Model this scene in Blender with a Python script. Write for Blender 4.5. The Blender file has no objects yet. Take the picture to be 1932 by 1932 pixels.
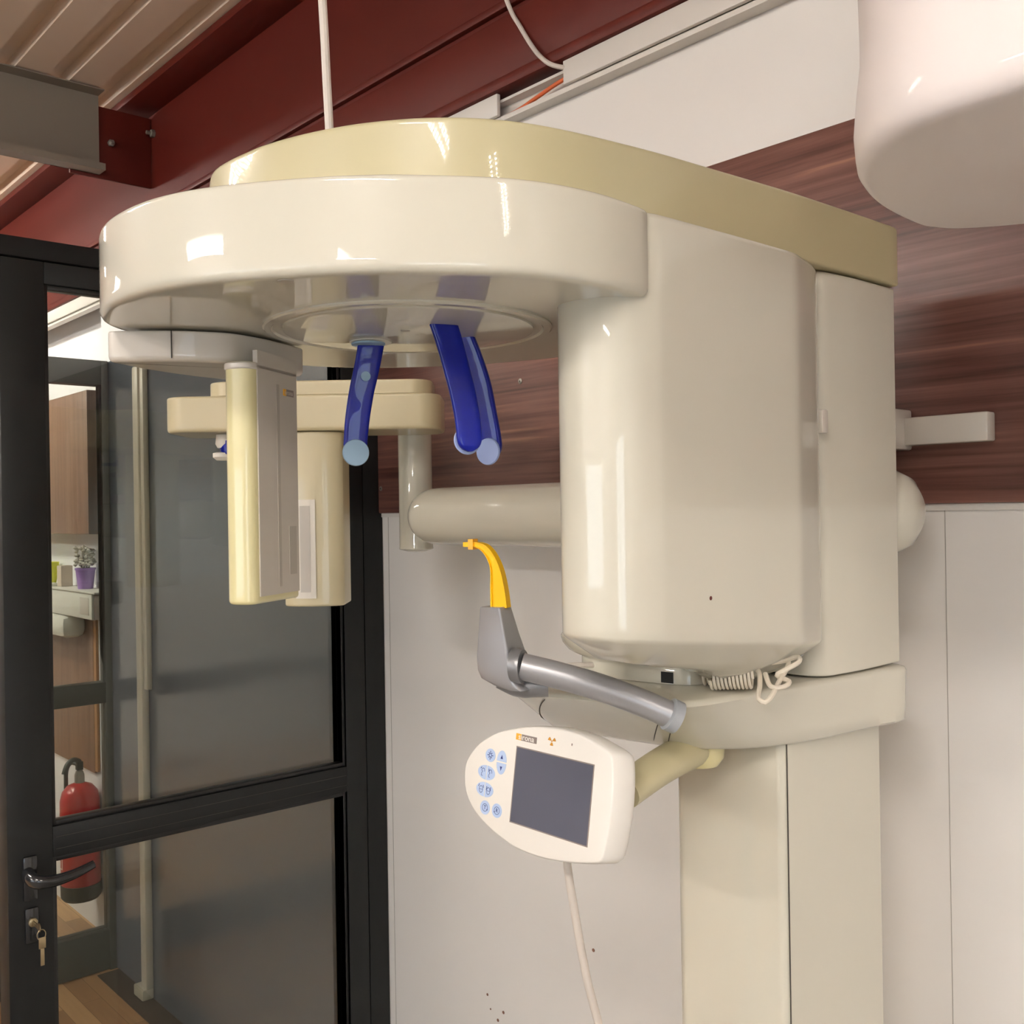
import bpy, bmesh, math, random
from mathutils import Vector, Matrix
random.seed(4)
S = bpy.context.scene
COL = S.collection
PI = math.pi

# ---------------------------------------------------------------- camera, world, exposure
AX = Vector((0.66141655, 0.75001877, 0.0))      # long axis of the rotating arm, 48.6 degrees to the wall
AY = Vector((-0.75001877, 0.66141655, 0.0))
ZV = Vector((0, 0, 1))
cd = bpy.data.cameras.new('camera')
cam = bpy.data.objects.new('camera', cd); COL.objects.link(cam)
cd.sensor_width = 36.0; cd.sensor_fit = 'HORIZONTAL'; cd.lens = 36.0
cd.clip_start = 0.05; cd.clip_end = 60
r_ = (AX - 0.016 * ZV).normalized(); b_ = -AY; u_ = b_.cross(r_).normalized()
M = Matrix((r_, u_, b_)).transposed().to_4x4(); M.translation = Vector((2.165, -1.465, 1.75))
cam.matrix_world = M
S.camera = cam
w = bpy.data.worlds.new('world'); S.world = w; w.use_nodes = True
w.node_tree.nodes['Background'].inputs[0].default_value = (0.75, 0.85, 1.0, 1)
w.node_tree.nodes['Background'].inputs[1].default_value = 4.0
S.view_settings.view_transform = 'Standard'; S.view_settings.look = 'None'
S.view_settings.gamma = 1.0; S.view_settings.use_curve_mapping = False
S.view_settings.exposure = 0.74
LAMP = 90.0

# ---------------------------------------------------------------- materials
def lin(c):
    c = c / 255.0
    return c / 12.92 if c <= 0.04045 else ((c + 0.055) / 1.055) ** 2.4
def rgb(t): return (lin(t[0]), lin(t[1]), lin(t[2]), 1.0)
def mat(name, col, rough=0.5, metal=0.0, spec=0.5, bump=0.0, bscale=60.0, vary=0.0, coat=0.0, trans=0.0, emit=None, estr=0.0):
    m = bpy.data.materials.new(name); m.use_nodes = True
    nt = m.node_tree; b = nt.nodes['Principled BSDF']
    b.inputs['Base Color'].default_value = rgb(col)
    b.inputs['Roughness'].default_value = rough; b.inputs['Metallic'].default_value = metal
    b.inputs['Specular IOR Level'].default_value = spec
    b.inputs['Coat Weight'].default_value = coat; b.inputs['Coat Roughness'].default_value = 0.012
    b.inputs['Transmission Weight'].default_value = trans
    if emit:
        b.inputs['Emission Color'].default_value = rgb(emit); b.inputs['Emission Strength'].default_value = estr
    if bump or vary:
        tc = nt.nodes.new('ShaderNodeTexCoord'); n = nt.nodes.new('ShaderNodeTexNoise')
        n.inputs['Scale'].default_value = bscale; n.inputs['Detail'].default_value = 5
        nt.links.new(tc.outputs['Object'], n.inputs['Vector'])
        if bump:
            bp = nt.nodes.new('ShaderNodeBump'); bp.inputs['Strength'].default_value = bump; bp.inputs['Distance'].default_value = 0.002
            nt.links.new(n.outputs['Fac'], bp.inputs['Height']); nt.links.new(bp.outputs['Normal'], b.inputs['Normal'])
        if vary:
            n2 = nt.nodes.new('ShaderNodeTexNoise'); n2.inputs['Scale'].default_value = 2.2; n2.inputs['Detail'].default_value = 6
            nt.links.new(tc.outputs['Object'], n2.inputs['Vector'])
            mx = nt.nodes.new('ShaderNodeMix'); mx.data_type = 'RGBA'
            c = rgb(col); k = 1 - vary
            mx.inputs['A'].default_value = (c[0] * k, c[1] * k, c[2] * k, 1); mx.inputs['B'].default_value = c
            nt.links.new(n2.outputs['Fac'], mx.inputs['Factor']); nt.links.new(mx.outputs['Result'], b.inputs['Base Color'])
    return m
def nodes(m): return m.node_tree, m.node_tree.nodes['Principled BSDF']
def wood(name, cols, scale, rough, axis=0, fine=18.0):
    m = mat(name, cols[0], rough); nt, b = nodes(m)
    tc = nt.nodes.new('ShaderNodeTexCoord'); mp = nt.nodes.new('ShaderNodeMapping')
    sc = [fine, fine, fine]; sc[axis] = 0.55
    mp.inputs['Scale'].default_value = sc
    nt.links.new(tc.outputs['Object'], mp.inputs['Vector'])
    n1 = nt.nodes.new('ShaderNodeTexNoise'); n1.inputs['Scale'].default_value = scale; n1.inputs['Detail'].default_value = 9
    n1.inputs['Roughness'].default_value = 0.62; n1.inputs['Distortion'].default_value = 0.9
    nt.links.new(mp.outputs['Vector'], n1.inputs['Vector'])
    mp2 = nt.nodes.new('ShaderNodeMapping'); s2 = [fine * 4.0] * 3; s2[axis] = 1.4; mp2.inputs['Scale'].default_value = s2
    nt.links.new(tc.outputs['Object'], mp2.inputs['Vector'])
    n2 = nt.nodes.new('ShaderNodeTexNoise'); n2.inputs['Scale'].default_value = scale * 1.6; n2.inputs['Detail'].default_value = 6; n2.inputs['Distortion'].default_value = 0.4
    nt.links.new(mp2.outputs['Vector'], n2.inputs['Vector'])
    mf = nt.nodes.new('ShaderNodeMix'); mf.data_type = 'FLOAT'; mf.inputs['Factor'].default_value = 0.38
    nt.links.new(n1.outputs['Fac'], mf.inputs['A']); nt.links.new(n2.outputs['Fac'], mf.inputs['B'])
    cr = nt.nodes.new('ShaderNodeValToRGB')
    cr.color_ramp.elements[0].position = 0.34; cr.color_ramp.elements[0].color = rgb(cols[0])
    cr.color_ramp.elements[1].position = 0.72; cr.color_ramp.elements[1].color = rgb(cols[-1])
    for i, c in enumerate(cols[1:-1]):
        e = cr.color_ramp.elements.new(0.34 + 0.38 * (i + 1) / (len(cols) - 1)); e.color = rgb(c)
    nt.links.new(mf.outputs['Result'], cr.inputs['Fac']); nt.links.new(cr.outputs['Color'], b.inputs['Base Color'])
    return m
CREAM = mat('cream_lacquer', (211, 207, 191), 0.4, spec=0.3, coat=1.0)
CREAM_W = mat('pale_lacquer', (212, 205, 194), 0.4, coat=0.8)
YCREAM = mat('yellowed_lacquer', (194, 185, 148), 0.4, coat=0.35)
YPLAS = mat('yellowed_plastic', (222, 213, 162), 0.4, coat=0.9)
CEPHC = mat('beige_lacquer', (208, 196, 160), 0.4, coat=0.5)
PINKW = mat('warm_white_lacquer', (226, 217, 214), 0.45, coat=0.2)
SEAM = mat('seam_dark', (60, 55, 48), 0.6)
GREYP = mat('grey_panel_plastic', (200, 193, 182), 0.45)
GREYS = mat('grey_strip_plastic', (178, 171, 160), 0.5)
LABW = mat('label_pale', (226, 220, 208), 0.5)
LABG = mat('label_grey', (190, 184, 174), 0.5)
WHITE = mat('white_paint', (232, 231, 233), 0.62, bump=0.06, bscale=90, vary=0.05)
WHITE2 = mat('white_panel_paint', (230, 226, 221), 0.5, bump=0.04, bscale=120, vary=0.06)
DUCTW = mat('white_duct_plastic', (216, 211, 204), 0.4)
CABLEW = mat('white_cable_sheath', (205, 196, 186), 0.45)
CABLEC = mat('cream_cable_sheath', (224, 214, 196), 0.4)
ORANGE = mat('orange_cable_sheath', (214, 106, 62), 0.45)
RED = mat('red_primer_steel', (90, 28, 19), 0.5, spec=0.25, bump=0.05, bscale=40, vary=0.22)
GALV = mat('galvanised_steel', (138, 128, 114), 0.5, metal=0.1, vary=0.25)
SHEET = mat('beige_roof_sheet', (222, 202, 182), 0.5, vary=0.08)
BOLT = mat('bolt_steel', (150, 145, 135), 0.4, metal=0.7)
BLACKF = mat('black_powder_coat', (26, 27, 27), 0.5, spec=0.3, bump=0.08, bscale=300)
BLACKR = mat('black_rubber_gasket', (10, 10, 11), 0.35)
DARKW = mat('dark_grey_gloss_panel', (48, 54, 60), 0.3, vary=0.06, coat=0.7)
DARKW.node_tree.nodes['Principled BSDF'].inputs['Coat IOR'].default_value = 1.55
DARKW.node_tree.nodes['Principled BSDF'].inputs['Coat Roughness'].default_value = 0.10
HANDB = mat('black_handle_enamel', (32, 33, 36), 0.2, coat=0.5)
BRASS = mat('nickel_key', (176, 160, 128), 0.3, metal=0.9)
SILVER = mat('silver_paint', (172, 172, 175), 0.34, metal=0.45)
SILVERD = mat('dark_silver_paint', (140, 140, 142), 0.35, metal=0.45)
RINGG = mat('grey_plastic_ring', (160, 164, 168), 0.4)
YEL = mat('yellow_plastic', (252, 196, 0), 0.4, spec=0.3)
YELT = mat('amber_plastic', (244, 172, 0), 0.3)
BLUE = mat('deep_blue_clear_plastic', (0, 20, 140), 0.35, spec=0.2, coat=0.5)
PADB = mat('pale_blue_pad', (150, 178, 200), 0.6)
PADL = mat('lavender_pad', (160, 176, 222), 0.6)
PWHITE = mat('panel_white', (240, 236, 228), 0.4)
BTN = mat('button_blue', (184, 204, 236), 0.5)
INK = mat('ink_navy', (38, 52, 124), 0.5)
LOGOO = mat('logo_orange', (238, 180, 60), 0.5)
LOGOG = mat('logo_grey', (140, 128, 122), 0.5)
LOGOW = mat('logo_white', (244, 240, 232), 0.5)
RADI = mat('radiation_orange', (196, 136, 40), 0.5)
SCREEN = mat('lcd_glass', (96, 98, 112), 0.22, coat=0.6, vary=0.25)
FERED = mat('extinguisher_red', (168, 24, 26), 0.35, coat=0.3)
FEBLK = mat('extinguisher_black', (40, 44, 38), 0.5)
PURPLE = mat('purple_pot', (156, 122, 190), 0.45)
YPOT = mat('lime_pot', (214, 214, 30), 0.4)
TWIG = mat('pale_dried_flower', (206, 202, 190), 0.8)
GREYST = mat('grey_stone', (168, 163, 155), 0.7)
RADW = mat('pale_enamel', (216, 214, 204), 0.4)
CREAMBOX = mat('beige_card', (206, 190, 174), 0.6)
DARKSPOT = mat('dark_red_spot', (90, 30, 24), 0.5)
WALNUT = wood('walnut_veneer', [(58, 32, 27), (98, 62, 54), (122, 84, 74), (176, 128, 104)], 1.3, 0.38, 0, 15.0)
BRWOOD = wood('brown_veneer', [(104, 74, 56), (128, 96, 76), (142, 108, 86)], 1.2, 0.4, 2, 14.0)
OAK = wood('oak_edge', [(150, 102, 52), (168, 118, 66)], 1.5, 0.45, 2, 14.0)
DSTRIP = mat('dark_floor_strip', (66, 56, 48), 0.5)
TUBEM = mat('fluorescent_tube', (255, 255, 255), 0.5, emit=(255, 248, 241), estr=LAMP)

def floor_mat():
    m = mat('laminate_planks', (170, 130, 90), 0.35); nt, b = nodes(m)
    tc = nt.nodes.new('ShaderNodeTexCoord'); mp = nt.nodes.new('ShaderNodeMapping'); mp.inputs['Scale'].default_value = (1, 1, 1)
    nt.links.new(tc.outputs['Object'], mp.inputs['Vector'])
    br = nt.nodes.new('ShaderNodeTexBrick')
    br.inputs['Scale'].default_value = 1.0; br.inputs['Brick Width'].default_value = 0.55; br.inputs['Row Height'].default_value = 0.068
    br.inputs['Mortar Size'].default_value = 0.0008; br.inputs['Color1'].default_value = rgb((206, 164, 116)); br.inputs['Color2'].default_value = rgb((150, 110, 74))
    br.inputs['Mortar'].default_value = rgb((120, 86, 56)); br.inputs['Bias'].default_value = -0.1
    nt.links.new(mp.outputs['Vector'], br.inputs['Vector'])
    n = nt.nodes.new('ShaderNodeTexNoise'); mp2 = nt.nodes.new('ShaderNodeMapping'); mp2.inputs['Scale'].default_value = (2, 30, 2)
    n.inputs['Scale'].default_value = 2; n.inputs['Detail'].default_value = 6
    nt.links.new(tc.outputs['Object'], mp2.inputs['Vector']); nt.links.new(mp2.outputs['Vector'], n.inputs['Vector'])
    mx = nt.nodes.new('ShaderNodeMix'); mx.data_type = 'RGBA'; mx.blend_type = 'MULTIPLY'; mx.inputs['Factor'].default_value = 0.35
    nt.links.new(br.outputs['Color'], mx.inputs['A']); nt.links.new(n.outputs['Fac'], mx.inputs['B'])
    nt.links.new(mx.outputs['Result'], b.inputs['Base Color'])
    return m
FLOORM = floor_mat()
GFLOOR = wood('grey_oak_floor', [(92, 84, 74), (122, 114, 102), (142, 134, 120)], 1.2, 0.3, 1, 12.0)
def glass_mat():
    m = bpy.data.materials.new('window_glass'); m.use_nodes = True; nt = m.node_tree
    for n in list(nt.nodes):
        if n.type != 'OUTPUT_MATERIAL': nt.nodes.remove(n)
    out = [n for n in nt.nodes if n.type == 'OUTPUT_MATERIAL'][0]
    fr = nt.nodes.new('ShaderNodeFresnel'); fr.inputs['IOR'].default_value = 1.5
    tr = nt.nodes.new('ShaderNodeBsdfTransparent'); tr.inputs['Color'].default_value = (0.9, 0.92, 0.9, 1)
    gl = nt.nodes.new('ShaderNodeBsdfGlossy'); gl.inputs['Roughness'].default_value = 0.0
    mx = nt.nodes.new('ShaderNodeMixShader')
    nt.links.new(fr.outputs[0], mx.inputs[0]); nt.links.new(tr.outputs[0], mx.inputs[1]); nt.links.new(gl.outputs[0], mx.inputs[2])
    nt.links.new(mx.outputs[0], out.inputs['Surface'])
    return m
GLASS = glass_mat()

# ---------------------------------------------------------------- helpers
def tag(o, label=None, cat=None, group=None, kind=None):
    if label: o['label'] = label
    if cat: o['category'] = cat
    if group: o['group'] = group
    if kind: o['kind'] = kind
    return o
def empty(name, loc, label=None, cat=None, group=None, kind=None):
    o = bpy.data.objects.new(name, None); COL.objects.link(o); o.location = loc
    o.empty_display_size = 0.05
    return tag(o, label, cat, group, kind)
class MB:
    """collects shapes, given in world coordinates, into one mesh object"""
    def __init__(s): s.v = []; s.f = []; s.m = []; s.mats = []
    def mi(s, m):
        if m not in s.mats: s.mats.append(m)
        return s.mats.index(m)
    def add(s, vs, fs, m):
        k = len(s.v); s.v += [Vector(v) for v in vs]; i = s.mi(m)
        for f in fs: s.f.append([a + k for a in f]); s.m.append(i)
        return s
    def box(s, x0, x1, y0, y1, z0, z1, m, bev=0.0, mtx=None):
        bm = bmesh.new(); bmesh.ops.create_cube(bm, size=1.0)
        for v in bm.verts:
            v.co = Vector(((x0 + x1) / 2 + v.co.x * (x1 - x0), (y0 + y1) / 2 + v.co.y * (y1 - y0), (z0 + z1) / 2 + v.co.z * (z1 - z0)))
        if bev: bmesh.ops.bevel(bm, geom=bm.edges[:] , offset=bev, segments=2, affect='EDGES', profile=0.5)
        if mtx: bmesh.ops.transform(bm, matrix=mtx, verts=bm.verts)
        bm.verts.index_update()
        s.add([v.co.copy() for v in bm.verts], [[v.index for v in f.verts] for f in bm.faces], m); bm.free()
        return s
    def loft(s, rings, m, cap0=True, cap1=True, closed=True):
        n = len(rings[0]); vs = [p for r in rings for p in r]; fs = []
        for i in range(len(rings) - 1):
            for j in range(n if closed else n - 1):
                a = i * n + j; b = i * n + (j + 1) % n
                fs.append([a, b, b + n, a + n])
        if cap0: fs.append(list(range(n))[::-1])
        if cap1: fs.append([(len(rings) - 1) * n + j for j in range(n)])
        return s.add(vs, fs, m)
    def build(s, name, parent=None, smooth=35, recalc=True, bevel=0.0):
        me = bpy.data.meshes.new(name)
        vs = s.v
        if parent is not None:
            inv = parent_world(parent).inverted(); vs = [inv @ v for v in vs]
        me.from_pydata([tuple(v) for v in vs], [], s.f)
        for m in s.mats: me.materials.append(m)
        me.polygons.foreach_set('material_index', s.m)
        if recalc:
            bm = bmesh.new(); bm.from_mesh(me); bmesh.ops.remove_doubles(bm, verts=bm.verts, dist=1e-6)
            bmesh.ops.recalc_face_normals(bm, faces=bm.faces); bm.to_mesh(me); bm.free()
        if smooth:
            me.shade_smooth(); me.set_sharp_from_angle(angle=math.radians(smooth))
        me.update()
        o = bpy.data.objects.new(name, me); COL.objects.link(o)
        if parent is not None: o.parent = parent
        if bevel:
            md = o.modifiers.new('bevel', 'BEVEL'); md.width = bevel; md.segments = 3; md.limit_method = 'ANGLE'; md.angle_limit = math.radians(40)
        return o
def parent_world(p):
    m = Matrix.Translation(p.location)
    return m if p.parent is None else parent_world(p.parent) @ m
def catmull(pts, n, closed=True):
    P = [Vector(p) for p in pts]; L = len(P); out = []
    seg = L if closed else L - 1
    sub = 12
    for i in range(seg):
        g = (lambda k: P[k % L]) if closed else (lambda k: P[max(0, min(L - 1, k))])
        p0, p1, p2, p3 = g(i - 1), g(i), g(i + 1), g(i + 2)
        for k in range(sub):
            t = k / sub
            out.append(0.5 * ((2 * p1) + (-p0 + p2) * t + (2 * p0 - 5 * p1 + 4 * p2 - p3) * t * t + (-p0 + 3 * p1 - 3 * p2 + p3) * t ** 3))
    if not closed: out.append(P[-1].copy())
    # resample by arc length
    d = [0.0]
    q = out + ([out[0]] if closed else [])
    for i in range(1, len(q)): d.append(d[-1] + (q[i] - q[i - 1]).length)
    res = []; T = d[-1]; j = 0
    cnt = n if closed else n - 1
    for i in range(n):
        t = T * i / cnt
        while j < len(d) - 2 and d[j + 1] < t: j += 1
        u = (t - d[j]) / max(1e-9, d[j + 1] - d[j]); res.append(q[j].lerp(q[j + 1], min(1, u)))
    return res
def inset(ring, d):
    n = len(ring); out = []
    ar = sum(ring[i].x * ring[(i + 1) % n].y - ring[(i + 1) % n].x * ring[i].y for i in range(n))
    sg = 1 if ar > 0 else -1
    for i in range(n):
        t = (ring[(i + 1) % n] - ring[i - 1]); t.z = 0; t.normalize()
        nn = Vector((-t.y, t.x, 0)) * sg
        out.append(ring[i] + nn * d)
    return out
def atz(ring, z): return [Vector((p.x, p.y, z)) for p in ring]
def rpoly(corners, seg=8):
    """corners (x, y, radius) -> outline with true arcs and straight sides"""
    out = []; L = len(corners)
    for i in range(L):
        p = Vector((*corners[i][:2], 0)); a = Vector((*corners[i - 1][:2], 0)); b = Vector((*corners[(i + 1) % L][:2], 0)); r = corners[i][2]
        u, v = (a - p).normalized(), (b - p).normalized(); ang = u.angle(v); tl_ = r / math.tan(ang / 2)
        ctr = p + (u + v).normalized() * (r / math.sin(ang / 2))
        s0, s1 = p + u * tl_ - ctr, p + v * tl_ - ctr
        tot = s0.angle(s1); sg = 1 if s0.cross(s1).z > 0 else -1
        for k in range(seg + 1):
            q = sg * tot * k / seg; c_, n_ = math.cos(q), math.sin(q)
            out.append((ctr.x + s0.x * c_ - s0.y * n_, ctr.y + s0.x * n_ + s0.y * c_))
    return out
def slab_rings(outline, z0, z1, r0, r1, n=120):
    ring = catmull([(x, y, 0) for x, y in outline], n) if n else [Vector((x, y, 0)) for x, y in outline]
    R = []
    R.append(atz(inset(ring, r0 * 1.6), z0))
    for k in range(5):
        a = PI / 2 * k / 4; R.append(atz(inset(ring, r0 * (1 - math.sin(a))), z0 + r0 * (1 - math.cos(a))))
    R.append(atz(ring, z0 + r0 * 1.5)); R.append(atz(ring, z1 - r1 * 1.5))
    for k in range(5):
        a = PI / 2 * k / 4; R.append(atz(inset(ring, r1 * (1 - math.cos(a))), z1 - r1 * (1 - math.sin(a))))
    R.append(atz(inset(ring, r1 * 1.6), z1))
    return R
def circle(c, r, n, nx, ny): return [Vector(c) + nx * (r * math.cos(2 * PI * i / n)) + ny * (r * math.sin(2 * PI * i / n)) for i in range(n)]
X_, Y_ = Vector((1, 0, 0)), Vector((0, 1, 0))
def lathe(mb, c, prof, m, n=48, ax=ZV, nx=X_, ny=Y_):
    mb.loft([circle(Vector(c) + ax * h, max(r, 1e-4), n, nx, ny) for r, h in prof], m); return mb
def pw(c, e): return math.copysign(abs(c) ** e, c)
def sweep(mb, pts, rad, m, n=12, smooth=0, caps=True, flat=None, up=None, sq=1.0):
    P = catmull(pts, smooth, False) if smooth else [Vector(p) for p in pts]
    rings = []; nrm = None
    for i, p in enumerate(P):
        t = (P[min(i + 1, len(P) - 1)] - P[max(i - 1, 0)]).normalized()
        if nrm is None:
            nrm = Vector(up) if up is not None else (ZV if abs(t.z) < 0.9 else X_)
        nrm = (nrm - t * nrm.dot(t)).normalized(); bi = t.cross(nrm)
        k = i / max(1, len(P) - 1)
        r = rad(k) if callable(rad) else rad
        a, b = (r if isinstance(r, tuple) else (r, r))
        rings.append([p + nrm * (a * pw(math.cos(2 * PI * j / n), sq)) + bi * (b * pw(math.sin(2 * PI * j / n), sq)) for j in range(n)])
    mb.loft(rings, m, caps, caps); return mb
def poly(mb, pts, off, m):
    """prism: closed polygon extruded along the vector off"""
    off = Vector(off); A = [Vector(p) for p in pts]; B = [p + off for p in A]
    return mb.loft([A, B], m)
def text_mesh(mb, s, size, origin, ex, ez, off, m, bold=0.0, thick=0.0003, sx=1.0):
    cu = bpy.data.curves.new('lettering', 'FONT'); cu.body = s; cu.size = size; cu.offset = bold; cu.extrude = thick
    cu.align_x = 'CENTER'; cu.align_y = 'CENTER'; cu.resolution_u = 3
    o = bpy.data.objects.new('lettering', cu); COL.objects.link(o)
    dg = bpy.context.evaluated_depsgraph_get(); me = o.evaluated_get(dg).to_mesh()
    nn = ex.cross(ez)
    vs = [origin + ex * (v.co.x * sx) + ez * v.co.y + nn * (off - v.co.z) * -1 for v in me.vertices]
    fs = [list(p.vertices) for p in me.polygons]
    mb.add(vs, fs, m)
    o.evaluated_get(dg).to_mesh_clear(); bpy.data.objects.remove(o); bpy.data.curves.remove(cu)
    return mb

# ---------------------------------------------------------------- structure
def struct(mb, name, **k): return tag(mb.build(name, **k), kind='structure')
XE, YE = 6.0, -6.2
struct(MB().box(-5.2, 0.0, YE, 0.2, -0.1, 0.0, FLOORM), 'floor')
struct(MB().box(0.0, XE, YE, 0.12, -0.1, 0.0, GFLOOR), 'floor')
# the wall with the machine: white, dark gloss panel between the two glass partitions
WALLB = struct(MB().box(0.0, XE, 0.0, 0.12, 0.0, 3.2, WHITE2), 'wall_back')
struct(MB().box(-1.93, 0.0, 0.0, 0.2, 2.36, 3.2, WHITE), 'wall_back')
struct(MB().box(-5.2, -1.93, 0.08, 0.2, 0.0, 3.2, WHITE), 'wall_back')
struct(MB().box(-1.93, 0.0, 0.0, 0.2, 0.0, 2.36, DARKW), 'wall_back_dark')
struct(MB().box(-5.32, -5.2, YE, 0.2, 0.0, 3.3, WHITE), 'wall_far_left')
# wall behind the camera and on the right, each with a window
def wall_with_hole(name, axis, c, t, a0, a1, z1, ha0, ha1, hz0, hz1):
    mb = MB()
    def bx(p0, p1, q0, q1):
        if axis == 'y': mb.box(p0, p1, min(c, c + t), max(c, c + t), q0, q1, WHITE)
        else: mb.box(min(c, c + t), max(c, c + t), p0, p1, q0, q1, WHITE)
    bx(a0, ha0, 0, z1); bx(ha1, a1, 0, z1); bx(ha0, ha1, 0, hz0); bx(ha0, ha1, hz1, z1)
    struct(mb, name)
def window(name, axis, c, a0, a1, z0, z1, n):
    e = empty(name, (c if axis == 'x' else (a0 + a1) / 2, c if axis == 'y' else (a0 + a1) / 2, z0), kind='structure')
    f = MB()
    def bx(mb, p0, p1, q0, q1, d, m):
        if axis == 'y': mb.box(p0, p1, c - d, c + d, q0, q1, m)
        else: mb.box(c - d, c + d, p0, p1, q0, q1, m)
    bx(f, a0, a1, z0, z0 + .06, .03, PWHITE); bx(f, a0, a1, z1 - .06, z1, .03, PWHITE)
    for i in range(n + 1):
        p = a0 + (a1 - a0 - .06) * i / n; bx(f, p, p + .06, z0 + .06, z1 - .06, .03, PWHITE)
    f.build('window_frame', e)
    g = MB(); bx(g, a0 + .05, a1 - .05, z0 + .05, z1 - .05, .004, GLASS); g.build('window_pane', e)
wall_with_hole('wall_front', 'y', YE, -0.12, 0.0, XE, 3.3, 0.6, 3.4, 1.2, 2.1)
struct(MB().box(-5.2, 0.0, YE - .12, YE, 0.0, 3.3, mat('slate_wall', (96, 96, 96), 0.6)), 'wall_front')
window('window_1', 'y', YE - 0.06, 0.6, 3.4, 1.2, 2.1, 3)
wall_with_hole('wall_right', 'x', XE, 0.12, YE, 0.12, 3.3, -4.6, -2.6, 0.95, 2.25)
window('window_2', 'x', XE + 0.06, -4.6, -2.6, 0.95, 2.25, 2)

# corrugated roof sheets, ribs running along the wall
def sheet():
    prof = []; y = 0.281; p = 0.166
    k = 0
    while y > YE - 0.1:
        prof += [(y, 3.19), (y - 0.098, 3.19), (y - 0.103, 3.228), (y - 0.157, 3.228), (y - 0.166, 3.19)]
        y -= p
    lo = []
    for q in prof:
        if not lo or (q[0] != lo[-1][0]): lo.append(q)
    mb = MB(); A = [Vector((-5.3, a, b)) for a, b in lo]; B = [Vector((XE + .1, a, b)) for a, b in lo]
    A2 = [v + Vector((0, 0, .02)) for v in A]; B2 = [v + Vector((0, 0, .02)) for v in B]
    mb.loft([A, B], SHEET, False, False, False); mb.loft([A2, B2], SHEET, False, False, False)
    mb.loft([A, A2], SHEET, False, False, False)
    return mb
tag(sheet().build('ceiling', smooth=0, recalc=False), kind='structure')

# red steel along the wall: an upper beam with flanges, a lower one under it
t = MB()
t.box(-5.2, XE, -0.02, -0.001, 2.80, 3.16, RED)
t.box(-5.2, XE, -0.13, -0.001, 3.16, 3.186, RED, 0.004)
t.box(-5.2, XE, -0.034, -0.001, 2.816, 2.834, RED, 0.003)
t.box(-5.2, XE, -0.006, -0.001, 2.79, 2.81, RED)
tag(t.build('steel_beam'), 'deep red steel beam with a top flange running under the roof sheets', 'beam')
t = MB()
t.box(-5.2, XE, -0.034, -0.001, 2.668, 2.799, RED, 0.003)
t.box(-5.2, XE, -0.048, -0.001, 2.641, 2.668, RED, 0.007)
tag(t.build('steel_beam'), 'lower red steel beam below the dark gap, just above the white cable duct', 'beam')
# purlin
pu = empty('roof_purlin', (-1.35, -0.5, 2.93), 'grey galvanised roof purlin bolted to a red cleat at upper left', 'beam')
t = MB()
t.box(-1.352, -1.348, -4.5, -0.205, 2.915, 3.185, GALV)
t.box(-1.352, -1.29, -4.5, -0.205, 3.181, 3.185, GALV).box(-1.352, -1.29, -4.5, -0.205, 2.915, 2.919, GALV).box(-1.294, -1.29, -4.5, -0.205, 2.919, 2.937, GALV)
t.build('channel', pu)
t = MB(); t.box(-1.366, -1.354, -0.30, -0.022, 2.905, 3.15, RED, 0.003); cl = t.build('cleat', pu)
tag(cl, 'red steel cleat plate')
for p in ((-1.35, -0.165, 3.03),):
    t = MB(); lathe(t, p, [(0.012, 0), (0.012, 0.01), (0.006, 0.012), (0.006, 0.022)], BOLT, 6, X_, Y_, ZV); t.build('bolt', pu)
t = MB(); lathe(t, (-1.33, -0.021, 3.09), [(0.014, 0), (0.014, 0.012), (0.007, 0.014), (0.007, 0.028)], BOLT, 6, -Y_, X_, ZV); t.build('bolt', pu)

# ---------------------------------------------------------------- white cable duct
dz0, dz1 = 2.586, 2.630
du = empty('cable_duct', (1.0, -0.02, 2.6), 'white plastic cable duct under the red beam with one cover missing', 'cable duct')
t = MB(); x0 = -5.1
t.box(x0, XE - .1, -0.004, -0.001, dz0 - 0.004, dz1, DUCTW).box(x0, XE - .1, -0.026, -0.004, dz0 - 0.004, dz0 + .002, DUCTW).box(x0, XE - .1, -0.026, -0.004, dz1 - .006, dz1, DUCTW)
t.box(x0, XE - .1, -0.030, -0.026, dz0 - .004, dz0 + .006, DUCTW)
t.build('channel', du)
t = MB(); t.box(0.722, XE - .1, -0.040, -0.030, dz0 + .007, dz1 + .010, DUCTW, 0.002); t.build('cover', du)
t = MB(); t.box(x0, 0.522, -0.040, -0.030, dz0 + .007, dz1 + .010, DUCTW, 0.002); t.build('cover', du)
t = MB(); sweep(t, [(0.42, -.012, 2.597), (0.55, -.015, 2.597), (0.62, -.020, 2.603), (0.69, -.022, 2.612), (0.75, -.018, 2.617), (0.9, -.012, 2.612)], 0.0042, ORANGE, 10, 30)
tag(t.build('orange_cable'), 'orange cable lying in the open gap of the white duct', 'cable')
t = MB(); sweep(t, [(0.52, -.14, 3.187), (0.545, -.10, 2.98), (0.566, -.045, 2.815), (0.600, -.041, 2.752), (0.640, -.044, 2.695), (0.680, -.055, 2.655), (0.706, -.052, 2.634), (0.730, -.030, 2.625)], 0.0048, CABLEW, 10, 60)
tag(t.build('white_cable'), 'white cable curving down across the red beam into the cable duct', 'cable')

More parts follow.
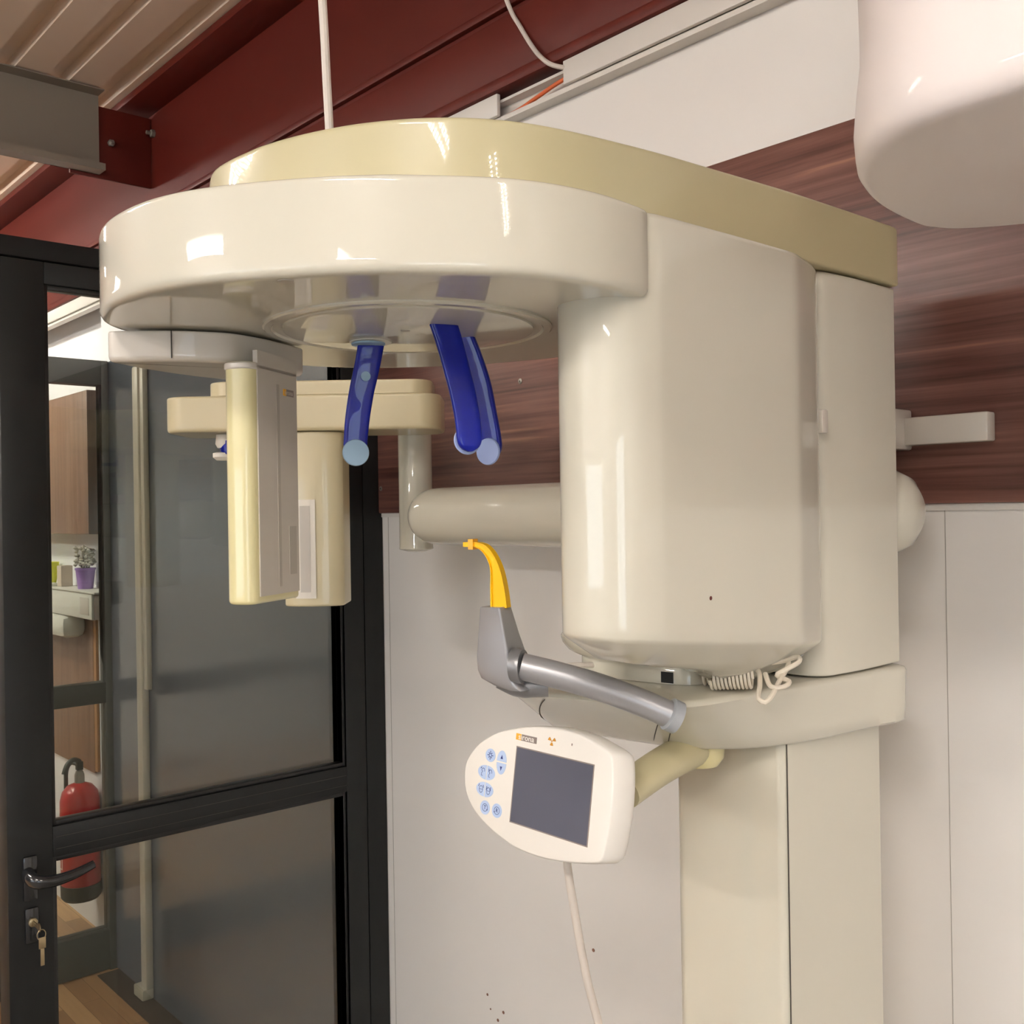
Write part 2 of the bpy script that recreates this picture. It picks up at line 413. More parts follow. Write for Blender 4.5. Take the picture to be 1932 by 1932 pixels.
# ---------------------------------------------------------------- walnut board
wb = empty('walnut_board', (2.5, -0.01, 1.75), 'dark walnut veneer board across the white wall behind the machine', 'wall panel')
t = MB(); t.box(-0.004 + .012, 5.6, -0.012, -0.001, 1.752, 2.352, WALNUT, 0.0035); t.build('board', wb)
for sx, sz in ((0.551, 2.027), (0.022, 1.814), (1.7, 1.83)):
    t = MB(); lathe(t, (sx, -0.012, sz), [(0.006, 0), (0.006, 0.0012), (0.0035, 0.002)], BOLT, 16, -Y_, X_, ZV)
    lathe(t, (sx, -0.0141, sz), [(0.0022, 0), (0.0022, 0.0002)], SEAM, 6, -Y_, X_, ZV); t.build('screw', wb)
# joint lines and old drill holes in the wall
t = MB()
t.box(0.0335, 0.035, -0.0006, 0.0, 0.0, 1.751, GREYST).box(1.46, 1.4612, -0.0006, 0.0, 0.0, 1.751, GREYST)
struct(t, 'trim_1')
t = MB(); t.box(0.004, 5.6, -0.004, -0.0005, 1.742, 1.7515, DUCTW); struct(t, 'trim_2')
for i, (hx, hz, r) in enumerate(((0.729, 0.872, .0035), (0.395, 0.669, .003), (0.449, 0.648, .0035), (0.430, 0.624, .0035), (0.405, 0.640, .002))):
    t = MB(); lathe(t, (hx, -0.0002, hz), [(r, 0), (r, 0.0008)], mat('drill_hole_%d' % i, (128, 92, 76), 0.8) if i == 0 else bpy.data.materials['drill_hole_0'], 12, -Y_, X_, ZV)
    t.build('drill_hole', WALLB)

# ---------------------------------------------------------------- glass partitions
def frame_box(mb, x, y0, y1, z0, z1, m, d=0.032, bev=0.002): mb.box(x - d, x + d, y0, y1, z0, z1, m, bev)
tr = MB(); frame_box(tr, -0.02, -0.058, -0.001, 0.0, 2.268, BLACKF, 0.03); struct(tr, 'trim_3')
tr = MB(); frame_box(tr, -0.02, -2.6, -0.001, 2.270, 2.31, BLACKF, 0.03); struct(tr, 'trim_4')
tr = MB(); frame_box(tr, -0.02, -2.6, -2.54, 0.0, 2.27, BLACKF, 0.03); struct(tr, 'trim_6')
d1 = empty('door_1', (-0.02, -0.5, 0.0), kind='structure')
t = MB()
frame_box(t, -0.02, -0.891, -0.806, 0.004, 2.266, BLACKF)
frame_box(t, -0.02, -0.118, -0.061, 0.004, 2.266, BLACKF)
frame_box(t, -0.02, -0.806, -0.118, 2.222, 2.266, BLACKF)
frame_box(t, -0.02, -0.806, -0.118, 1.072, 1.134, BLACKF)
frame_box(t, -0.02, -0.806, -0.118, 0.004, 0.13, BLACKF)
for zz_ in (1.088, 1.112): t.box(0.0118, 0.0124, -0.80, -0.12, zz_, zz_ + .0008, SEAM)

t.build('frame', d1)
for z0, z1 in ((0.13, 1.072), (1.134, 2.222)):
    t = MB(); t.box(-0.024, -0.018, -0.806, -0.118, z0, z1, GLASS); t.build('glass_pane', d1, smooth=0)
    t = MB()
    for a in ((-0.806, -0.798, z0, z1), (-0.126, -0.118, z0, z1), (-0.798, -0.126, z0, z0 + .01), (-0.798, -0.126, z1 - .01, z1)):
        t.box(-0.017, 0.006, a[0], a[1], a[2], a[3], BLACKR, 0.001)
    t.build('gasket', d1)
t = MB(); t.box(0.012, 0.022, -0.865, -0.838, 1.00, 1.088, HANDB, 0.004)
sweep(t, [(0.02, -0.856, 1.052), (0.042, -0.856, 1.049), (0.055, -0.848, 1.045), (0.060, -0.82, 1.042), (0.060, -0.78, 1.046), (0.058, -0.742, 1.056)], lambda k: (0.016 - .0075 * k, 0.0125 - .0055 * k), HANDB, 16, 30)
t.build('door_handle', d1)
t = MB(); t.box(0.012, 0.019, -0.862, -0.836, 0.915, 0.985, HANDB, 0.004)
lathe(t, (0.019, -0.849, 0.958), [(0.0085, 0), (0.0085, 0.006), (0.007, 0.007)], BRASS, 20, X_, Y_, ZV)
t.build('lock_plate', d1)
kb = empty('key_bunch', (0.03, -0.849, 0.958), 'two metal keys hanging from the lock of the black glass door', 'keys')
t = MB(); t.box(0.024, 0.052, -0.8502, -0.8478, 0.954, 0.962, BRASS); lathe(t, (0.060, -0.849, 0.958), [(0.0085, -.001), (0.0085, .001)], BRASS, 20, -Y_, X_, ZV); t.build('key', kb)
t = MB()
ring = [Vector((0.064, -0.846, 0.945)) + Y_ * (0.008 * math.cos(a)) + ZV * (0.010 * math.sin(a)) for a in [2 * PI * i / 20 for i in range(21)]]
sweep(t, ring, 0.0009, BRASS, 6, 0, False); t.build('key_ring', kb)
t = MB(); t.box(0.063, 0.065, -0.851, -0.838, 0.918, 0.940, BRASS, 0.0008); t.box(0.063, 0.065, -0.848, -0.841, 0.885, 0.918, BRASS, 0.0006); t.build('key', kb)

d2 = empty('door_2', (-1.86, -0.8, 0.0), kind='structure')
DFR = mat('dark_olive_grey_frame', (62, 64, 60), 0.45)
t = MB()
frame_box(t, -1.89, -0.028, -0.002, 0.0, 2.362, DFR); frame_box(t, -1.89, -1.6, -1.52, 0.0, 2.362, DFR)
for z0, z1 in ((2.266, 2.362), (1.036, 1.116), (0.005, 0.158)): frame_box(t, -1.89, -1.52, -0.028, z0, z1, DFR)
t.build('frame', d2)
for z0, z1 in ((1.116, 2.266), (0.158, 1.036)):
    t = MB(); t.box(-1.893, -1.887, -1.52, -0.028, z0, z1, GLASS); t.build('glass_pane', d2, smooth=0)
t = MB(); t.box(-1.84, 0.0, -0.085, -0.001, 0.0, 0.004, DSTRIP); struct(t, 'trim_5')
# surface conduit on the dark panel
t = MB(); t.box(-1.55, -1.50, -0.03, -0.001, 0.04, 2.3, RADW, 0.006); t.box(-1.50, -1.47, -0.022, -0.001, 1.13, 2.3, RADW, 0.004); t.box(-1.585, -1.50, -0.045, -0.001, 0.005, 0.045, RADW, 0.006)
PIPEM = mat('beige_conduit', (150, 143, 126), 0.5)
t.mats = [PIPEM]; t.m = [0] * len(t.m)
tag(t.build('wall_conduit'), 'beige vertical conduit running down the dark panel behind the glass door', 'conduit')

# ---------------------------------------------------------------- far room things
c = empty('wall_cabinet', (-2.6, 0.03, 1.69), 'brown wall cabinet with an oak edge seen through the glass doors', 'cabinet')
t = MB(); t.box(-3.4, -2.02, -0.03, 0.02, 1.688, 2.266, BRWOOD, 0.004); t.build('door', c)
t = MB(); t.box(-3.4, -2.13, 0.0205, 0.079, 1.686, 2.272, OAK); t.build('carcass', c)
t = MB(); t.box(-3.4, -2.27, 0.066, 0.079, 0.67, 1.34, BRWOOD, 0.003); t.box(-2.27, -2.24, 0.068, 0.079, 0.68, 1.34, OAK)
tag(t.build('wood_wall_panel'), 'brown wood panel under the white wall shelf in the far room', 'wall panel')
c = empty('radiator_shelf', (-2.5, 0.03, 1.34), 'pale wall heater cover below the flower pots in the far room', 'radiator')
t = MB(); t.box(-3.3, -2.03, -0.02, 0.079, 1.342, 1.448, RADW, 0.006); t.build('cover', c)
t = MB(); t.box(-2.029, -1.965, -0.012, 0.075, 1.345, 1.446, DSTRIP, 0.003); t.build('end_cap', c)
t = MB(); t.box(-3.3, -1.98, -0.025, 0.079, 1.4485, 1.457, RADW, 0.002); t.build('top_board', c)
t = MB(); t.box(-2.16, -2.06, -0.0215, -0.019, 1.36, 1.43, LABG, 0.0005); t.build('panel', c)
t = MB(); lathe(t, (-2.24, 0.03, 1.4575), [(0.030, 0), (0.039, 0.078), (0.042, 0.079), (0.042, 0.087), (0.036, 0.087), (0.034, 0.07)], PURPLE, 28)
c = empty('flower_pot', (-2.24, 0.03, 1.4575), 'purple pot with pale dried flowers on the heater shelf in the far room', 'flower pot')
t.build('pot', c)
t = MB()
for i in range(70):
    a = random.random() * 2 * PI; q = random.random() ** .5; h = random.uniform(0.10, 0.175)
    cx, cy = -2.24 + .04 * q * math.cos(a), 0.03 + .04 * q * math.sin(a)
    lathe(t, (cx, cy, 1.4575 + h), [(0.002, -.008), (0.010, 0), (0.002, .008)], TWIG, 7)
for i in range(10):
    a = 2 * PI * i / 10; sweep(t, [(-2.24 + .01 * math.cos(a), 0.03 + .01 * math.sin(a), 1.53), (-2.24 + .03 * math.cos(a), 0.03 + .03 * math.sin(a), 1.60)], 0.003, GREYST, 6)
t.build('dried_flowers', c)
t = MB(); lathe(t, (-2.70, 0.02, 1.4575), [(0.034, 0), (0.047, 0.07), (0.050, 0.10), (0.043, 0.10), (0.041, 0.08)], YPOT, 28)
tag(t.build('flower_pot'), 'lime yellow pot on the heater shelf in the far room', 'flower pot')
t = MB(); t.box(-2.51, -2.455, 0.0, 0.05, 1.4575, 1.548, CREAMBOX, 0.003)
tag(t.build('small_box'), 'small beige box standing between the yellow and the purple pot', 'box')
t = MB(); t.box(-2.60, -2.53, -0.015, 0.015, 1.4575, 1.470, RADW, 0.002)
tag(t.build('small_tray'), 'flat pale tray lying between the yellow pot and the beige box', 'tray')
t = MB(); t.box(-3.0, -2.33, -0.04, 0.064, 1.245, 1.34, RADW, 0.03)
tag(t.build('paper_dispenser'), 'white rounded box below the heater cover in the far room', 'dispenser')
# extinguisher
fx, fy = -2.262, 0.0
c = empty('fire_extinguisher', (fx, fy, 0.165), 'red fire extinguisher with black foot on the white wall behind both glass doors', 'fire extinguisher')
t = MB(); lathe(t, (fx, fy, 0.215), [(0.076, 0), (0.078, 0.01), (0.078, 0.36), (0.07, 0.395), (0.05, 0.42), (0.02, 0.432)], FERED, 40); t.build('cylinder', c)
t = MB(); lathe(t, (fx, fy, 0.165), [(0.07, 0), (0.079, 0.012), (0.0805, 0.065), (0.079, 0.066)], FEBLK, 40); t.build('foot_ring', c)
t = MB(); lathe(t, (fx, fy, 0.645), [(0.02, 0), (0.02, 0.035), (0.014, 0.05)], BOLT, 16)
t.box(fx - .012, fx + .012, fy - .012, fy + .012, 0.70, 0.735, FEBLK); t.build('valve', c)
t = MB(); sweep(t, [(fx, fy, .735), (fx + .02, fy - .03, .75), (fx + .035, fy - .06, .735), (fx + .04, fy - .075, .70)], 0.010, FEBLK, 10, 16)
sweep(t, [(fx, fy, .72), (fx - .04, fy - .02, .725), (fx - .07, fy - .03, .69), (fx - .078, fy - .03, .62), (fx - .083, fy - .03, .5)], 0.009, FEBLK, 10, 20)
t.build('hose', c)
t = MB()
def lab(z0, z1, a0, a1, m, r=0.0792):
    n = 12; A = []; B = []
    for i in range(n + 1):
        a = math.radians(a0 + (a1 - a0) * i / n); A.append(Vector((fx + r * math.cos(a), fy + r * math.sin(a), z0))); B.append(Vector((fx + r * math.cos(a), fy + r * math.sin(a), z1)))
    t.loft([A, B], m, False, False, False)
lab(.50, .525, 215, 262, LABW); lab(.44, .485, 215, 280, LABW); lab(.30, .44, 276, 280, LABW); lab(.30, .305, 215, 280, LABW)
for i in range(6): lab(.425 - i * .02, .430 - i * .02, 222, 264 - (i % 3) * 6, LABG)
t.build('label_print', c)

# ---------------------------------------------------------------- the x-ray machine
XR = empty('panoramic_xray_machine', (1.38, -0.4, 0.0), 'large cream panoramic dental x-ray machine with overhead arm, blue head supports and ceph arm', 'x-ray machine')
# column
cp = rpoly([(1.461, -0.195, .004), (1.461, -0.419, .012), (1.288, -0.419, .022), (1.288, -0.195, .004)])
t = MB(); t.loft(slab_rings(cp, 0.002, 1.467, 0.002, 0.002, 0), CREAM); t.build('column', XR)
t = MB(); t.box(1.4608, 1.4617, -0.4135, -0.4120, 0.02, 1.47, SEAM); t.build('column_seam', XR)
t = MB()
t.box(1.34, 1.42, -0.192, -0.002, 0.47, 0.53, CREAM_W, 0.004); t.build('wall_bracket', XR)
t = MB(); t.box(1.34, 1.42, -0.192, -0.013, 1.832, 1.892, CREAM_W, 0.004)
t.box(1.33, 1.4105, -0.045, -0.0125, 1.838, 1.880, CREAM_W, 0.003).box(1.41, 1.541, -0.038, -0.0125, 1.838, 1.879, CREAM_W, 0.003)
t.build('wall_bracket', XR)
# carriage
cg = rpoly([(1.490, -0.192, .004), (1.492, -0.290, .3), (1.486, -0.377, .030), (1.275, -0.377, .03), (1.275, -0.192, .004)], 10)
t = MB(); t.loft(slab_rings(cg, 1.5445, 2.036, 0.003, 0.003, 0), CREAM); t.build('carriage', XR)
# overhead fixed arm
fa = [(1.110, -0.968), (1.150, -0.983), (1.185, -0.986), (1.225, -0.983), (1.254, -0.979), (1.290, -0.969), (1.321, -0.957), (1.355, -0.940), (1.388, -0.917), (1.412, -0.895), (1.434, -0.868), (1.452, -0.835), (1.464, -0.80), (1.473, -0.755), (1.480, -0.70), (1.485, -0.65), (1.489, -0.576), (1.493, -0.50), (1.496, -0.431), (1.497, -0.33), (1.497, -0.24), (1.496, -0.198), (1.485, -0.192), (1.40, -0.192), (1.29, -0.192), (1.275, -0.197), (1.270, -0.22), (1.262, -0.30), (1.23, -0.40), (1.15, -0.50), (1.05, -0.62), (0.985, -0.74), (0.985, -0.82), (1.01, -0.89), (1.05, -0.94)]
t = MB(); t.loft(slab_rings(fa, 2.038, 2.115, 0.003, 0.004, 240), YCREAM); t.build('overhead_arm', XR)
# rotating arm
ra = [(1.532, -0.735), (1.537, -0.77), (1.539, -0.80), (1.537, -0.83), (1.531, -0.862), (1.520, -0.893), (1.505, -0.920), (1.485, -0.950), (1.462, -0.981), (1.430, -1.014), (1.390, -1.046), (1.345, -1.077), (1.300, -1.098), (1.255, -1.108), (1.205, -1.110), (1.165, -1.105), (1.12, -1.092), (1.088, -1.074), (1.060, -1.040), (1.030, -0.985), (1.00, -0.92), (0.972, -0.86), (0.952, -0.80), (0.950, -0.762), (0.962, -0.720), (0.985, -0.675), (1.02, -0.635), (1.08, -0.583), (1.14, -0.555), (1.20, -0.532), (1.30, -0.52), (1.40, -0.53), (1.44, -0.58), (1.47, -0.66), (1.50, -0.715), (1.526, -0.727)]
t = MB(); t.loft(slab_rings(ra, 1.950, 2.032, 0.008, 0.004, 260), CREAM); rot = t.build('rotating_arm', XR)
t = MB(); lathe(t, (1.261, -0.812, 1.9498), [(0.155, 0.003), (0.155, -0.0015), (0.153, -0.003), (0.146, -0.003), (0.144, -0.0008), (0.135, -0.0008), (0.1345, -0.0030), (0.131, -0.0038), (0.004, -0.0038)], CREAM, 96)
lathe(t, (1.269, -0.823, 1.9460), [(0.005, 0), (0.005, -.0004)], GREYS, 16)
t.build('ceiling_disc', XR)
for q in ((1.385, -1.03), (1.13, -0.62)):
    t = MB(); lathe(t, (q[0], q[1], 1.9501), [(0.007, 0), (0.007, -.0008)], GREYS, 20); t.build('cover_plug', XR)
# tube head
th = [(1.530, -0.700), (1.530, -0.640), (1.530, -0.580), (1.529, -0.520), (1.5285, -0.490), (1.5275, -0.478), (1.5245, -0.466), (1.518, -0.444), (1.510, -0.418), (1.504, -0.402), (1.496, -0.390), (1.480, -0.384), (1.43, -0.383), (1.39, -0.384), (1.36, -0.395), (1.345, -0.43), (1.343, -0.50), (1.345, -0.58), (1.362, -0.655), (1.395, -0.703), (1.420, -0.735), (1.436, -0.758), (1.455, -0.772), (1.480, -0.774), (1.505, -0.763), (1.520, -0.745), (1.528, -0.72)]
hr = catmull([(x, y, 0) for x, y in th], 200)
def hz(p): return 1.629 - 0.1 * (p.y + 0.774)
def hring(ins, dz):
    return [Vector((q.x, q.y, hz(p) + dz)) for p, q in zip(hr, inset(hr, ins))]
def hscale(k, dz):
    c_ = sum(hr, Vector()) / len(hr)
    return [Vector((c_.x + (q.x - c_.x) * k, c_.y + (q.y - c_.y) * k, hz(p) + dz)) for p, q in zip(hr, inset(hr, .034))]
R = [hscale(.35, -.036), hscale(.6, -.035), hscale(.78, -.031), hring(.034, -.0235), hring(.010, -.0068), hring(.004, -.0026), hring(.0012, .0002), hring(0, .003), hring(0, .012), atz(hr, 1.75), atz(hr, 1.9), atz(hr, 2.026), atz(inset(hr, .002), 2.031), atz(inset(hr, .005), 2.0325)]
t = MB(); t.loft(R, CREAM); t.build('tube_head', XR, smooth=50)
t = MB(); lathe(t, (1.5302, -0.643, 1.661), [(0.0022, 0), (0.0012, .0008)], DARKSPOT, 12, X_, Y_, ZV); t.build('red_mark', XR)
t = MB()
hb = catmull([(x, y, 0) for x, y in [(1.213, -.485), (1.226, -.520), (1.258, -.537), (1.30, -.537), (1.345, -.530), (1.385, -.520), (1.401, -.503), (1.402, -.475), (1.385, -.43), (1.31, -.395), (1.24, -.415), (1.215, -.45)]], 120)
t.loft([atz(hb, 1.5425), atz(hb, 1.544), atz(hb, 1.562), atz(inset(hb, .001), 1.5635), atz(inset(hb, .0002), 1.5645), atz(inset(hb, -.008), 1.567), atz(inset(hb, -.018), 1.573), atz(inset(hb, -.025), 1.582), atz(inset(hb, -.027), 1.590), atz(inset(hb, -.024), 1.594), atz(inset(hb, .01), 1.598)], CREAM)
t.build('tube_head_base', XR)
d_ = Vector((.16, -.98, 0)).normalized(); tt = Vector((-d_.y, d_.x, 0)); p = Vector((1.372, -0.5235, 1.543)) - d_ * 0.001
mtx = Matrix((d_, tt, ZV)).transposed().to_4x4(); mtx.translation = p
t = MB(); t.box(-.001, .0025, -.008, .008, 0.001, .014, BLACKR, 0, mtx)
t.build('base_slot', XR)
# shelf carriage with nose
top = [(1.497, -.192), (1.494, -.26), (1.487, -.36), (1.479, -.45), (1.471, -.53), (1.464, -.580), (1.446, -.603), (1.38, -.630), (1.31, -.655), (1.267, -.666), (1.235, -.655), (1.19, -.58), (1.17, -.5), (1.17, -.30), (1.19, -.195), (1.30, -.190), (1.42, -.190)]
bot = [(1.495, -.192), (1.490, -.27), (1.482, -.35), (1.471, -.41), (1.452, -.460), (1.420, -.500), (1.385, -.522), (1.33, -.535), (1.27, -.545), (1.22, -.548), (1.185, -.540), (1.17, -.5), (1.165, -.45), (1.165, -.30), (1.19, -.195), (1.30, -.190), (1.42, -.190)]
N = 200
def samp(pts, n):
    out = []; L = len(pts); sub = n // L
    for i in range(L):
        p0, p1, p2, p3 = [Vector((*pts[(i + k) % L], 0)) for k in (-1, 0, 1, 2)]
        for k in range(sub):
            q = k / sub
            out.append(0.5 * ((2 * p1) + (-p0 + p2) * q + (2 * p0 - 5 * p1 + 4 * p2 - p3) * q * q + (-p0 + 3 * p1 - 3 * p2 + p3) * q ** 3))
    return out
TT, BB = samp(top, 204), samp(bot, 204)
def mixr(k, z, ins=0.0):
    r = [a.lerp(b, k) for a, b in zip(TT, BB)]
    return atz(inset(r, ins) if ins else r, z)
R = [mixr(1.0, 1.466, .012), mixr(1.0, 1.468, .005), mixr(.97, 1.472, 0), mixr(.75, 1.488), mixr(.45, 1.508), mixr(.15, 1.528), mixr(0, 1.536), mixr(0, 1.540, .002), mixr(0, 1.542, .008)]
t = MB(); t.loft(R, CREAM); shelf = t.build('chin_rest_shelf', XR, smooth=50)
def seam_at(xt, xb, k0=.08):
    f_ = [k for k in range(len(TT)) if TT[k].y < -.55 and TT[k].x > 1.2]; g_ = [k for k in range(len(BB)) if BB[k].y < -.50]
    i0 = min(f_, key=lambda k: abs(TT[k].x - xt)); i1 = min(g_, key=lambda k: abs(BB[k].x - xb))
    q = MB(); pts = []
    for n_ in range(9):
        k_ = k0 + (.97 - k0) * n_ / 8; fi = i0 + (i1 - i0) * k_; i = int(fi); fr_ = fi - i; i %= len(TT); ii = (i + 1) % len(TT); p = TT[i].lerp(TT[ii], fr_).lerp(BB[i].lerp(BB[ii], fr_), k_); pts.append(Vector((p.x, p.y, 1.536 - k_ * .065)))
    sweep(q, pts, .0006, SEAM, 6); q.build('nose_seam', shelf)
seam_at(1.306, 1.180); seam_at(1.44, 1.352, .4); seam_at(1.45, 1.372, .5)

# pedestal under the shelf: control panel arm
t = MB(); sweep(t, [(1.405, -0.640, 1.442), (1.395, -0.57, 1.455), (1.380, -0.485, 1.462)], lambda k: (0.018 + .003 * k, 0.021 + .004 * k), YCREAM, 24, 12)
lathe(t, (1.378, -0.475, 1.440), [(0.008, -0.004), (0.024, 0), (0.031, 0.010), (0.032, 0.028)], YPLAS, 40)
t.build('panel_arm', XR)
# control panel
PO = Vector((1.35007, -0.69576, 1.43979)); tl = math.radians(8.7)
EX = Vector((1, 0, 0)); EZ = Vector((0, math.sin(tl), math.cos(tl))); EN = EX.cross(EZ)   # EN points out of the face
def pp(u, v, n=0.0): return PO + EX * (u * .001) + EZ * (v * .001) + EN * (n * .001)
ol = [(-151.5, -6), (-148.8, 13.2), (-131.1, 34.3), (-103.4, 50.7), (-73.8, 60.8), (-39.6, 68.2), (-3.9, 72.0), (30.2, 71.0), (55.3, 66.5), (76.0, 60.5), (83.5, 55.0), (87.0, 42), (89.0, 22), (89.3, 0), (87.9, -19.2), (84.5, -42), (81.5, -51.0), (75, -55.0), (47.1, -61.5), (22.9, -65.6), (-11.1, -69.1), (-47.6, -68.2), (-76.7, -62.5), (-107.6, -52.5), (-130.0, -40.5), (-145.0, -25.0)]
lo = catmull([(a, b, 0) for a, b in ol], 140)
def pring(ins, n, sh=0.0): return [pp(q.x + sh * max(0, (q.x + 60) / 150), q.y, n) for q in (inset(lo, ins) if ins else lo)]
CP = empty('control_panel', tuple(Vector((0, 0, 0))), 'white egg-shaped control panel')
CP.parent = XR; CP.location = PO - Vector(XR.location)
t = MB(); t.loft([pring(4, -32, 6), pring(2, -30, 6), pring(-1, -22, 5), pring(-1, -8, 1), pring(0, -2), pring(1.0, -0.5), pring(2.4, 0)], PWHITE); t.mats = [PWHITE]; t.build('panel_housing', CP, smooth=50)
sq = [(-62.5, 39.7), (58.8, 44.3), (59.7, -37.5), (-63.7, -44.8)]
sq = [(-61.5, 42.0), (59.5, 42.0), (59.5, -41.0), (-61.5, -41.0)]
t = MB(); t.loft([[pp(a, b, .05) for a, b in sq], [pp(a, b, .35) for a, b in sq]], SCREEN); t.build('screen', CP, smooth=0)
t = MB(); e_ = 1.2
for a0_, a1_, b0_, b1_ in ((-61.5 - e_, 59.5 + e_, 42, 42 + e_), (-61.5 - e_, 59.5 + e_, -41 - e_, -41), (-61.5 - e_, -61.5, -41, 42), (59.5, 59.5 + e_, -41, 42)):
    q = [(a0_, b0_), (a1_, b0_), (a1_, b1_), (a0_, b1_)]; t.loft([[pp(a, b, .05) for a, b in q], [pp(a, b, .5) for a, b in q]], LOGOG)
t.build('screen_rim', CP, smooth=0)
def flat(mb, pts, n0, n1, m): mb.loft([[pp(a, b, n0) for a, b in pts], [pp(a, b, n1) for a, b in pts]], m)
def ell(cx, cy, a, b, a0=0, a1=360, n=28, rot=0):
    o = []
    for i in range(n + (0 if abs(a1 - a0) == 360 else 1)):
        q = math.radians(a0 + (a1 - a0) * i / n); x, y = a * math.cos(q), b * math.sin(q)
        cr, sr = math.cos(rot), math.sin(rot); o.append((cx + x * cr - y * sr, cy + x * sr + y * cr))
    return o
def stroke(mb, pts, w_, n, m):
    for (a, b), (c_, d_) in zip(pts[:-1], pts[1:]):
        l = math.hypot(c_ - a, d_ - b) or 1; nx, ny = -(d_ - b) / l * w_ / 2, (c_ - a) / l * w_ / 2
        flat(mb, [(a + nx, b + ny), (c_ + nx, d_ + ny), (c_ - nx, d_ - ny), (a - nx, b - ny)], n, n + .12, m)
N0 = .05
def button(parts):
    t = MB(); parts(t); return t.build('button', CP, smooth=0)
def b_light(t):
    flat(t, ell(-106.5, 25.3, 8.8, 7.6), N0, .35, BTN)
    for k in range(8):
        a = k * PI / 4; stroke(t, [(-106.5 + 2.2 * math.cos(a), 25.3 + 2.2 * math.sin(a)), (-106.5 + (5.2 if k % 2 == 0 else 4.2) * math.cos(a), 25.3 + (5.2 if k % 2 == 0 else 4.2) * math.sin(a))], .9, .36, INK)
    stroke(t, ell(-106.5, 25.3, 1.9, 1.9, 0, 359, 12), .5, .36, INK)
def b_up(t):
    flat(t, ell(-86, 21.5, 8.4, 12.5, 0, 180, 20), N0, .35, BTN); flat(t, [(-88.2, 24.5), (-83.8, 24.5), (-86, 29.2)], .36, .45, INK)
def b_dn(t):
    flat(t, ell(-86, 19.8, 8.4, 13.0, 180, 360, 20), N0, .35, BTN); flat(t, [(-88.0, 15.8), (-84.0, 15.8), (-86, 10.8)], .36, .45, INK)
def b_half(cx, cy, side, kind):
    def f(t):
        a = (90, 270) if side < 0 else (-90, 90)
        flat(t, ell(cx + side * .7, cy, 14.6, 8.3, a[0], a[1], 20), N0, .35, BTN)
        x = cx + side * 6.6
        if kind == 'jaw':
            stroke(t, [(x - 1.0, cy + 3.8), (x + 1.5, cy + 4.4), (x + 3.0, cy + 2.4), (x + 3.0, cy + .5)], .6, .36, INK)
            stroke(t, [(x - 1.0, cy + 3.8), (x - 2.2, cy + 1.6), (x - .2, cy + .4), (x - 1.8, cy - 1.4), (x - 2.2, cy - 4.2), (x, cy - 4.6)], .6, .36, INK)
            if side < 0: stroke(t, [(x - 4.0, cy + 3.2), (x - 2.2, cy + 5.2)], .9, .36, INK)
            else: stroke(t, [(x - 2.4, cy + 5.2), (x - 2.2, cy + 2.0)], .9, .36, INK)
        else:
            stroke(t, ell(x, cy - .6, 3.0, 4.0, 0, 360, 16) + [(x + 3.0, cy - .6)], .6, .36, INK); stroke(t, [(x - 3, cy - .6), (x + 3, cy - .6)], .5, .36, INK)
            if side < 0: stroke(t, [(x - 4.8, cy + 2.0), (x - 3.6, cy + 5.0)], .9, .36, INK); stroke(t, [(x + 4.4, cy + 1.6), (x + 3.4, cy + 4.8)], .9, .36, INK)
            else: stroke(t, [(x - 3.2, cy + 4.4), (x - 3.4, cy)], .9, .36, INK); stroke(t, [(x + 3.6, cy + 4.4), (x + 3.4, cy)], .9, .36, INK)
    return f
def b_let(cx, cy, ch, s):
    def f(t):
        flat(t, ell(cx, cy, 8.6, 8.0), N0, .35, BTN); stroke(t, ell(cx, cy, 4.6, 4.2, 0, 360, 20) + [(cx + 4.6, cy)], .55, .36, INK)
        text_mesh(t, ch, .0062, pp(cx, cy, .36), EX, EZ, 0, INK, .0001, .0001)
        stroke(t, [(cx + s * 4.8, cy - 2.2), (cx + s * 3.4, cy - 1.4)], 1.2, .36, INK)
    return f
for f in (b_light, b_up, b_dn, b_half(-110.6, 4.6, -1, 'jaw'), b_half(-110.6, 4.6, 1, 'jaw'), b_half(-110.8, -15.0, -1, 'face'), b_half(-110.8, -15.0, 1, 'face'), b_let(-107.2, -35.0, 'T', 1), b_let(-86.0, -34.4, 'R', -1)):
    button(f)
t = MB()
flat(t, [(-65.2, 50.2), (-56.3, 50.2), (-56.3, 57.3), (-65.2, 57.3)], N0, .35, LOGOO); flat(t, [(-56.3, 50.2), (-30.7, 50.2), (-30.7, 57.3), (-56.3, 57.3)], N0, .35, LOGOG)
text_mesh(t, 'sirona', .0088, pp(-48.0, 53.9, .36), EX, EZ, 0, LOGOW, .00005, .0001, 1.22)
t.build('logo_plate', CP, smooth=0)
t = MB()
for a in (90, 210, 330):
    pass
for a in (30, 150, 270):
    o = ell(-6.5, 57.2, 6.2, 5.0, a - 24, a + 24, 6) + ell(-6.5, 57.2, 1.8, 1.5, a + 24, a - 24, 4); flat(t, o, N0, .35, RADI)
flat(t, ell(-6.5, 57.2, 1.0, .9), N0, .35, RADI)
t.build('radiation_symbol', CP, smooth=0)
t = MB(); flat(t, ell(24.8, 58.3, .8, 1.4), N0, .35, LOGOG); t.build('indicator_light', CP, smooth=0)
# panel cable
t = MB(); sweep(t, [(1.342, -0.666, 1.372), (1.342, -0.664, 1.345), (1.345, -0.66, 1.312), (1.350, -0.652, 1.252), (1.356, -0.645, 1.205), (1.362, -0.638, 1.165), (1.37, -0.62, 1.0), (1.38, -0.56, .5), (1.40, -0.45, .02)], 0.0048, CABLEW, 12, 70)
t.build('panel_cable', XR)

